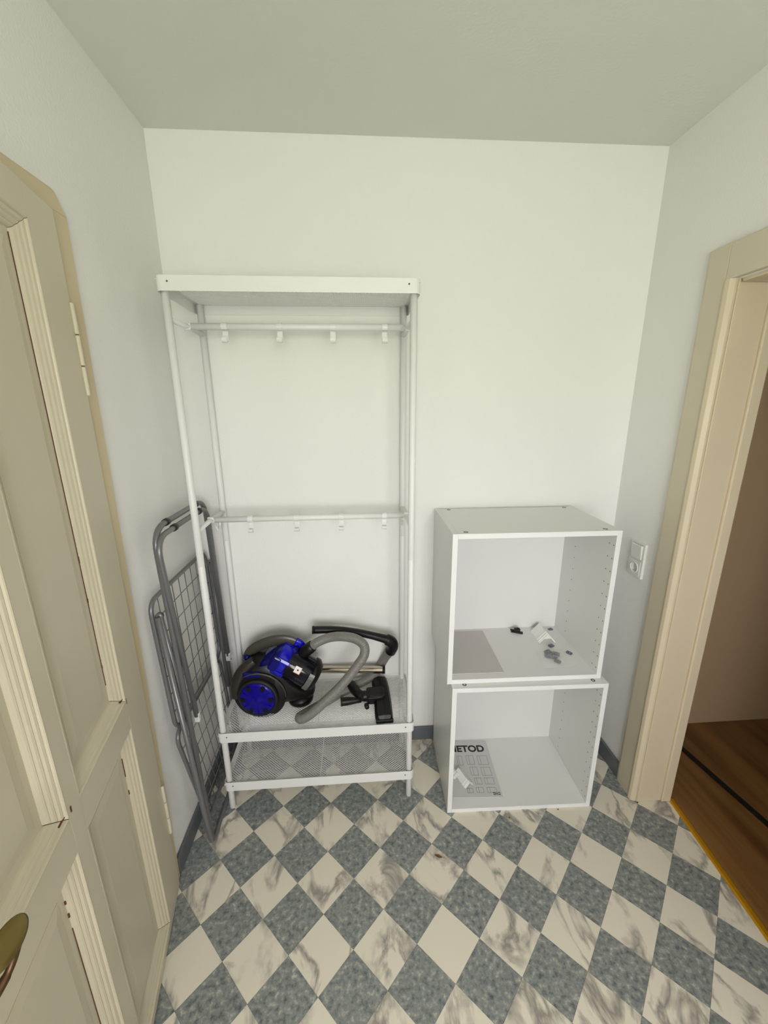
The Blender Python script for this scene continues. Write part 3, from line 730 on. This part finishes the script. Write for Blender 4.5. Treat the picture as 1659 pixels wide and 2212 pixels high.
def fitting(label, loc, rz, s=1.0, group=None):
    o = thing('metal_fitting', label, 'fitting', loc, rz, group)
    poly = rrect(-0.012*s, -0.008*s, 0.012*s, 0.008*s, 0.003*s); inn = rrect(-0.004*s, -0.003*s, 0.004*s, 0.003*s, 0.0028*s)
    n = len(poly); b = MB(); vs_ = [V(x, y, z) for z in (0, 0.004*s) for ring in (poly, inn) for x, y in ring]; fs = []
    for q in range(n):
        r_ = (q+1) % n
        fs += [(q, r_, n+r_, n+q), (2*n+q, 2*n+r_, 3*n+r_, 3*n+q), (q, r_, 2*n+r_, 2*n+q), (n+q, n+r_, 3*n+r_, 3*n+q)]
    b.add(vs_, fs).build('plate', 'zinc', o)
    MB().lathe([(0.0055*s, 0.004*s), (0.005*s, 0.007*s), (0.0035*s, 0.007*s), (0.003*s, 0.004*s)], Matrix.Translation((0, 0, 0)), 14).build('boss', 'zinc', o)
    return o
fitting('small grey metal fitting in the back corner of the upper cabinet', (1.556, -0.050, F2), R(10), 0.9)
fitting('grey metal fitting against the mouth of the white plastic cover', (1.497, -0.180, F2), R(25), 1.05)
fitting('slim grey metal fitting near the inner side panel of the upper cabinet', (1.548, -0.235, F2), R(-55), 1.0)
# clear bag with fittings in it
random.seed(4)
bag = thing('plastic_bag', 'crumpled clear plastic bag of fittings on the upper cabinet floor', 'plastic bag', (1.470, -0.268, F2))
NX, NY = 22, 16; b = MB(); vs_ = []
for layer in (0, 1):
    for j in range(NY+1):
        for i in range(NX+1):
            u, v = i/NX*2-1, j/NY*2-1
            e = max(0, 1-u*u)*max(0, 1-v*v)
            nz = noise.noise(V(u*2.6, v*2.6, 3.1+layer*9)); n2 = noise.noise(V(u*6, v*6, 7.7+layer*5))
            z = 0.0007+layer*(e**0.5*(0.016+0.010*nz+0.005*n2)+0.0006)
            vs_.append(V(u*0.066*(1+0.06*nz)+0.008*v, v*0.055*(1+0.08*n2), max(z, 0.0004+layer*0.0006)))
K = (NX+1)*(NY+1); fs = []
for layer in (0, 1):
    for j in range(NY):
        for i in range(NX):
            a = layer*K+j*(NX+1)+i; fs.append((a, a+1, a+NX+2, a+NX+1))
b.add(vs_, fs, False).build('film', 'bag', bag, fix=False)
for k, (x, y, rz, s_) in enumerate(((1.461, -0.225, 20, 1.25), (1.486, -0.243, -30, 1.3), (1.447, -0.250, 60, 1.2), (1.466, -0.262, 0, 1.25), (1.470, -0.290, -50, 1.1))):
    fitting('grey metal fitting inside the clear plastic bag', (x, y, F2+0.0028+0.0012*(k % 2)), R(rz), s_*0.95, 'fittings in the clear bag')

# ------------------------------------------------------------------ vacuum cleaner on the upper mesh shelf
SZ = 0.3775                               # top of the mesh
vc = wthing('vacuum_cleaner', 'blue and black bagless canister vacuum cleaner with ribbed grey hose', 'vacuum cleaner', (0.30, -0.14, SZ))
WR = 0.0855; wc = V(0.247, -0.213, SZ+WR); yc = -0.128
ax = V(-0.10, -1, 0.03).normalized()
def wheel(c, a, mirror=False):
    T = axisT(c, a, (1, 0, 0))
    w = MB().lathe([(0.0, -0.018), (WR-0.010, -0.018), (WR-0.003, -0.014), (WR, -0.006), (WR, 0.006), (WR-0.003, 0.011), (WR-0.010, 0.013), (WR-0.0135, 0.011)], T, 48).build('wheel', 'rubber', vc)
    prof_ = [(WR-0.012, 0.008), (WR-0.014, 0.0125), (WR-0.024, 0.0165), (0.042, 0.019), (0.02, 0.0195), (0.014, 0.0225), (0.006, 0.025), (0, 0.0255)]
    MB().lathe(prof_, T, 48).build('hub_cap', 'blue_hub', w)
    for k in range(6):
        a_ = R(60*k+2)
        U = T @ Matrix.Rotation(a_, 4, 'Z') @ Matrix.Translation((0.057, 0, 0.0125))
        MB().prism(rrect(-0.010, -0.0085, 0.011, 0.0085, 0.005, 4), 0, 0.0068, U).build('hub_window', 'black', w)
        U = T @ Matrix.Rotation(a_+R(30), 4, 'Z')
        MB().prism([(0.026, -0.0012), (0.064, -0.0012), (0.064, 0.0012), (0.026, 0.0012)], 0.0165, 0.0192, U).build('hub_rib', 'blue_hub', w)
    return w
wheel(wc, ax)
wheel(V(0.262, yc+0.083, SZ+WR), V(0.1, 1, 0.02))
# main hull: lofted cross-sections along x (half width, bottom, top, squareness)
secs = [(0.142, 0.020, 0.462, 0.485), (0.148, 0.052, 0.435, 0.520), (0.160, 0.072, 0.412, 0.556), (0.180, 0.080, 0.400, 0.586), (0.205, 0.083, 0.394, 0.607), (0.240, 0.083, 0.391, 0.622),
        (0.280, 0.083, 0.391, 0.624), (0.315, 0.082, 0.392, 0.612), (0.345, 0.078, 0.394, 0.575), (0.380, 0.072, 0.398, 0.520), (0.415, 0.064, 0.402, 0.475), (0.445, 0.052, 0.406, 0.455), (0.465, 0.034, 0.412, 0.444), (0.470, 0.015, 0.420, 0.436)]
rings = []
for x, hw, zb, zt in secs:
    ring = []
    for k in range(32):
        a = 2*math.pi*k/32; c_, s_ = math.cos(a), math.sin(a); p = 2/2.9
        ring.append(V(x, yc+hw*math.copysign(abs(c_)**p, c_), (zb+zt)/2+(zt-zb)/2*math.copysign(abs(s_)**p, s_)))
    rings.append(ring)
hull = MB().loft(rings).build('body', 'charcoal', vc)
# wheel arch and its pale trim line
T = axisT(wc+V(0.002, 0.02, 0), ax, (1, 0, 0))
MB().lathe([(0.0, -0.02), (0.112, -0.02), (0.112, 0.004), (0.107, 0.010), (0.0, 0.012)], T, 40).build('wheel_arch', 'charcoal', vc)
arc = [T @ V(0.111*math.cos(R(a)), 0.111*math.sin(R(a)), 0.0075) for a in range(112, -8, -8)] if False else [wc+V(0.113*math.cos(R(a)), -0.002, 0.113*math.sin(R(a))) for a in range(118, -6, -6)]
MB().tube(arc, [0.0018+0.0024*math.sin(math.pi*k/(len(arc)-1)) for k in range(len(arc))], 10).build('arch_trim', 'taupe', vc)
MB().box(0.192, yc-0.0845, 0.555, 0.262, yc-0.06, 0.578, Matrix.Translation((0, 0, 0))).build('rear_vent', 'blue_dark', vc, bevel=0.004)
# rear grey cheek and carrying handle arch over the top
MB().tube(spline([(0.150, yc-0.062, 0.455), (0.156, yc-0.064, 0.51), (0.176, yc-0.060, 0.558), (0.205, yc-0.052, 0.590), (0.235, yc-0.045, 0.612)], 8), [0.020+0.004*math.sin(k/32*3.14) for k in range(33)], 14).build('rear_cheek', 'smoke', vc)
hp = spline([(0.190, yc, 0.597), (0.215, yc, 0.630), (0.262, yc, 0.657), (0.320, yc, 0.672), (0.372, yc, 0.668), (0.412, yc, 0.645), (0.424, yc, 0.615)], 8)
MB().tube(hp, [0.0085+0.003*math.sin(k/(len(hp)-1)*3.14) for k in range(len(hp))], 14, flat=2.2).build('carry_handle', 'taupe', vc)
MB().tube(hp[36:46], 0.0125, 14, flat=2.1).build('handle_button', 'blue', vc)
MB().lathe([(0, 0.012), (0.010, 0.010), (0.014, 0), (0.010, -0.008)], axisT((0.194, yc-0.01, 0.603), (-0.5, -0.5, 0.6)), 20).build('cord_button', 'blue_dark', vc)
# dust bin: smoked cylinder, axis running down to the front
ba = V(0.84, -0.05, -0.54).normalized(); b0 = V(0.322, yc-0.028, 0.618)
BTt = axisT(b0, ba, (0, -1, 0)); br = 0.0655
binb = MB().lathe([(0, 0.035), (br-0.002, 0.035), (br, 0.04), (br, 0.150), (br-0.004, 0.172), (br-0.018, 0.188), (0, 0.190)], BTt, 48).build('dust_bin', 'bin', vc)
MB().lathe([(br-0.006, 0.002), (br+0.003, 0.008), (br+0.004, 0.012), (br+0.004, 0.046), (br+0.001, 0.050), (br-0.01, 0.05)], BTt, 48).build('bin_lid', 'blue', vc)
lt = MB().lathe([(0, -0.020), (br-0.036, -0.018), (br-0.020, -0.010), (br-0.008, -0.001), (br-0.004, 0.004)], BTt, 40).build('bin_lid_top', 'blue_dark', vc)
for k, (a_, w_) in enumerate(((20, 9), (62, 7), (-28, 8))):
    U = BTt @ Matrix.Rotation(R(a_), 4, 'Z')
    MB().box(br-0.004, -0.001*w_, 0.004, br+0.010, 0.001*w_, 0.058, U).build('lid_rib', 'blue', lt, bevel=0.003)
MB().box(br-0.012, -0.030, -0.014, br+0.012, 0.030, 0.020, BTt @ Matrix.Rotation(R(-8), 4, 'Z')).build('lid_catch', 'blue_dark', lt, bevel=0.006)
MB().lathe([(br-0.001, 0.158), (br+0.004, 0.160), (br+0.004, 0.176), (br-0.012, 0.194), (0, 0.197)], BTt, 48).build('bin_base', 'charcoal', vc)
U = BTt
def on_bin(ang, h, r_=br): return U @ V(r_*math.cos(R(ang)), r_*math.sin(R(ang)), h)
# pale latch, sticker and lettering wrapped on the cylinder
def patch(name, material, parent, a0, a1, h0, h1, r_, n=8):
    b = MB(); vs_ = [U @ V(q*math.cos(R(a0+(a1-a0)*k/n)), q*math.sin(R(a0+(a1-a0)*k/n)), h) for q in (r_, r_+0.0012) for h in (h0, h1) for k in range(n+1)]
    fs = []; m_ = n+1
    for k in range(n):
        fs += [(k, k+1, m_+k+1, m_+k), (2*m_+k, 2*m_+k+1, 3*m_+k+1, 3*m_+k), (k, k+1, 2*m_+k+1, 2*m_+k), (m_+k, m_+k+1, 3*m_+k+1, 3*m_+k)]
    fs += [(0, m_, 3*m_, 2*m_), (n, m_+n, 3*m_+n, 2*m_+n)]
    return b.add(vs_, fs, False).build(name, material, parent)
stk = patch('sticker', 'sticker', binb, -36, -13, 0.086, 0.112, br)
patch('sticker_border', 'sticker_red', binb, -37.5, -11.5, 0.1118, 0.1138, br); patch('sticker_border', 'sticker_red', binb, -13.5, -11.5, 0.0845, 0.1138, br)
patch('sticker_mark', 'ink', binb, -27, -22, 0.096, 0.103, br+0.0009)
patch('bin_latch', 'latch', vc, -34, 34, 0.152, 0.174, br+0.0042)
me = text_mesh('CYCLO', 0.0125, 0.0002)
for v in me.vertices:                       # wrap the letters around the cylinder, reading down the axis
    hh, aa = 0.108+v.co.x, 10-math.degrees((-v.co.y)/br)*-1
    p = U @ V((br+0.0006)*math.cos(R(aa)), (br+0.0006)*math.sin(R(aa)), hh); v.co = p
me.materials.append(M['print_grey'])
o = bpy.data.objects.new('lettering', me); col.objects.link(o); o.parent = binb
# blue lid flange behind the bin and the hose port
rings = []
for t_, w_, h_ in ((0, 0.050, 0.010), (0.2, 0.066, 0.016), (0.5, 0.070, 0.020), (0.8, 0.060, 0.018), (1, 0.036, 0.010)):
    c_ = V(0.248, yc-0.012, 0.590).lerp(V(0.415, yc-0.01, 0.640), t_)+V(0, 0, 0.014*math.sin(math.pi*t_))
    rings.append([c_+V(-0.25*h_*math.sin(2*math.pi*k/24), w_*math.cos(2*math.pi*k/24), h_*math.sin(2*math.pi*k/24)) for k in range(24)])
MB().loft(rings).build('top_cover', 'blue_dark', vc)
pd = V(0.74, -0.08, 0.60).normalized(); p0 = V(0.385, yc-0.02, 0.585)
T = axisT(p0, pd)
MB().lathe([(0, -0.01), (0.036, -0.01), (0.038, 0.01), (0.034, 0.03), (0.031, 0.036), (0.031, 0.050), (0.027, 0.054), (0.0, 0.054)], T, 32).build('hose_port', 'blue', vc)
MB().lathe([(0.0, 0.050), (0.0245, 0.050), (0.0255, 0.056), (0.0255, 0.098), (0.0235, 0.116), (0.0205, 0.118), (0.018, 0.118)], T, 28).build('hose_cuff', 'black', vc)
# front caster skirt
MB().lathe([(0, 0.0), (0.040, 0.0), (0.052, 0.006), (0.055, 0.016), (0.050, 0.032), (0.03, 0.042), (0, 0.044)], Matrix.Translation((0.408, yc-0.012, SZ)), 36).build('front_caster', 'black', vc)
# ribbed hose
e0 = p0+pd*0.112
hs = spline([e0, e0+pd*0.03, (0.545, -0.150, 0.688), (0.600, -0.168, 0.702), (0.655, -0.190, 0.702), (0.689, -0.212, 0.684), (0.689, -0.228, 0.650), (0.660, -0.240, 0.610), (0.622, -0.252, 0.565),
             (0.578, -0.264, 0.520), (0.520, -0.274, 0.470), (0.468, -0.278, 0.424), (0.432, -0.276, 0.402), (0.420, -0.266, 0.3985), (0.440, -0.246, 0.3985), (0.492, -0.206, 0.3985), (0.560, -0.150, 0.3985),
             (0.630, -0.100, 0.3985), (0.690, -0.062, 0.400), (0.732, -0.036, 0.412), (0.764, -0.0245, 0.448), (0.788, -0.034, 0.500), (0.806, -0.066, 0.548), (0.812, -0.080, 0.570)], 14)
hs = resample(hs, 0.0015)
MB().tube(hs, [0.0191+0.0006*math.cos(math.pi*k/2) for k in range(len(hs))], 18).build('hose', 'hose', vc)
# bent black handle
hn = spline([(0.808, -0.072, 0.558), (0.818, -0.086, 0.588), (0.815, -0.094, 0.614), (0.795, -0.098, 0.632), (0.750, -0.100, 0.650), (0.705, -0.101, 0.665), (0.656, -0.101, 0.678), (0.595, -0.101, 0.690), (0.535, -0.101, 0.696), (0.476, -0.101, 0.698)], 8)
nr = len(hn)
MB().tube(hn, [0.0255 if k < 3 else (0.0245 if k < 26 else 0.0185 - 0.0022*min(1, (k-26)/10)) for k in range(nr)], 20).build('handle_tube', 'black', vc)
MB().lathe([(0.0165, 0), (0.0172, 0.001), (0.0172, 0.006), (0.0165, 0.007)], axisT(hn[-1], (hn[-1]-hn[-3])), 20).build('handle_end', 'rubber', vc)

# chrome extension pipe behind the vacuum
pa, pb = V(0.378, -0.024, 0.452), V(0.779, -0.0695, 0.4605)
pp = wthing('vacuum_pipe', 'polished steel vacuum pipe lying behind the canister at the back of the shelf', 'pipe', pa)
MB().tube([pa, pb], 0.0165, 28, caps=False).build('tube', 'chrome', pp)
d = (pb-pa).normalized()
MB().tube([pb-d*0.006, pb+d*0.005], 0.0176, 24).build('end_ring', 'black', pp)

# floor head
nz_ = thing('floor_nozzle', 'wide black vacuum floor head with swivel neck on the mesh shelf', 'vacuum nozzle', (0.762, -0.165, SZ), R(2))
# local: x across (neck side is -x), y along the head
rings = []
for y, w0, w1, h in ((-0.132, -0.030, 0.030, 0.016), (-0.124, -0.036, 0.034, 0.030), (-0.10, -0.037, 0.036, 0.034), (-0.045, -0.035, 0.038, 0.036), (0.0, -0.034, 0.038, 0.038), (0.05, -0.034, 0.038, 0.036), (0.09, -0.036, 0.036, 0.033), (0.118, -0.034, 0.034, 0.030), (0.126, -0.028, 0.030, 0.016)):
    rings.append([V(w0, y, 0.002), V(w0-0.001, y, h*0.55), V(w0+0.010, y, h), V(0, y, h+0.003), V(w1-0.008, y, h), V(w1, y, h*0.6), V(w1, y, 0.002)])
MB().loft(rings, smooth=False).build('head', 'black', nz_, bevel=0.002)
MB().box(-0.036, -0.138, 0.0, 0.036, -0.126, 0.018).build('front_lip', 'charcoal', nz_, bevel=0.004)
MB().prism(rrect(-0.066, -0.036, 0.012, 0.034, 0.010), 0.010, 0.046).build('neck_housing', 'black', nz_, bevel=0.005)
MB().box(-0.054, -0.036, 0.040, 0.010, -0.024, 0.050, Matrix.Rotation(R(-8), 4, 'Z')).build('pedal', 'charcoal', nz_, bevel=0.003)
MB().tube(spline([(-0.055, 0.0, 0.026), (-0.080, 0.0, 0.028), (-0.102, 0.012, 0.032), (-0.118, 0.036, 0.036), (-0.132, 0.066, 0.040)], 6), [0.0225]*7+[0.0195]*10+[0.021]*8, 20).build('swivel_neck', 'black', nz_)
T = axisT((-0.068, -0.042, 0.0095), (0.2, -1, 0))
MB().lathe([(0, -0.010), (0.0085, -0.010), (0.0095, -0.007), (0.0095, 0.007), (0.0085, 0.010), (0, 0.010)], T, 20).build('roller', 'rubber', nz_)
MB().box(-0.034, 0.124, 0.004, -0.008, 0.138, 0.028).build('side_tab', 'black', nz_, bevel=0.003)

# small crevice tool
ct = thing('crevice_tool', 'small black tapered vacuum tool beside the floor head neck', 'vacuum tool', (0.584, -0.186, SZ), R(4))
T = axisT((0, 0, 0.0187), (1, 0, 0))
MB().lathe([(0.0135, 0), (0.0172, 0), (0.0175, 0.004), (0.0172, 0.030), (0.0150, 0.048), (0.0125, 0.064), (0.0115, 0.088), (0.0085, 0.09), (0.0135, 0.0)], T, 24).build('tube', 'black', ct)
MB().lathe([(0.0182, 0.0), (0.0182, 0.007), (0.0172, 0.0075)], T, 24).build('collar', 'rubber', ct)

# ------------------------------------------------------------------ bits lying on the floor
lf = thing('dry_leaf', 'small curled brown leaf on a cream floor tile', 'leaf', (0.948, -0.552, 0.0), R(-22))
rings = []
for t_ in range(7):
    x = -0.014+0.028*t_/6; w = 0.0045*math.sin(math.pi*(t_+0.25)/6.5)+0.0004
    rings.append([V(x, -w, 0.0022+0.001*math.sin(t_)), V(x, 0, 0.0008), V(x, w, 0.0026), V(x, w, 0.0020), V(x, 0, 0.0002), V(x, -w, 0.0016)])
MB().loft(rings, smooth=False).build('blade', 'leaf', lf)
MB().tube([(0.013, 0, 0.001), (0.019, 0.001, 0.0018), (0.023, 0.003, 0.001)], 0.0004, 6).build('stalk', 'leaf', lf)

for x, y, lab in ((1.479, -0.4100, 'dark crumb on the floor tight against the lower cabinet front'), (1.265, -0.4290, 'dark crumb lying further out in front of the lower cabinet')):
    o = thing('crumb', lab, 'crumb', (x, y, 0.0), 0.4)
    MB().loft([[V(0.0034*q*math.cos(a*1.047)*(1+0.2*math.sin(a*2.1)), 0.0026*q*math.sin(a*1.047), h) for a in range(6)] for q, h in ((0.6, 0), (1, 0.0012), (0.8, 0.0024), (0.3, 0.003))], smooth=False).build('grain', 'chip', o)
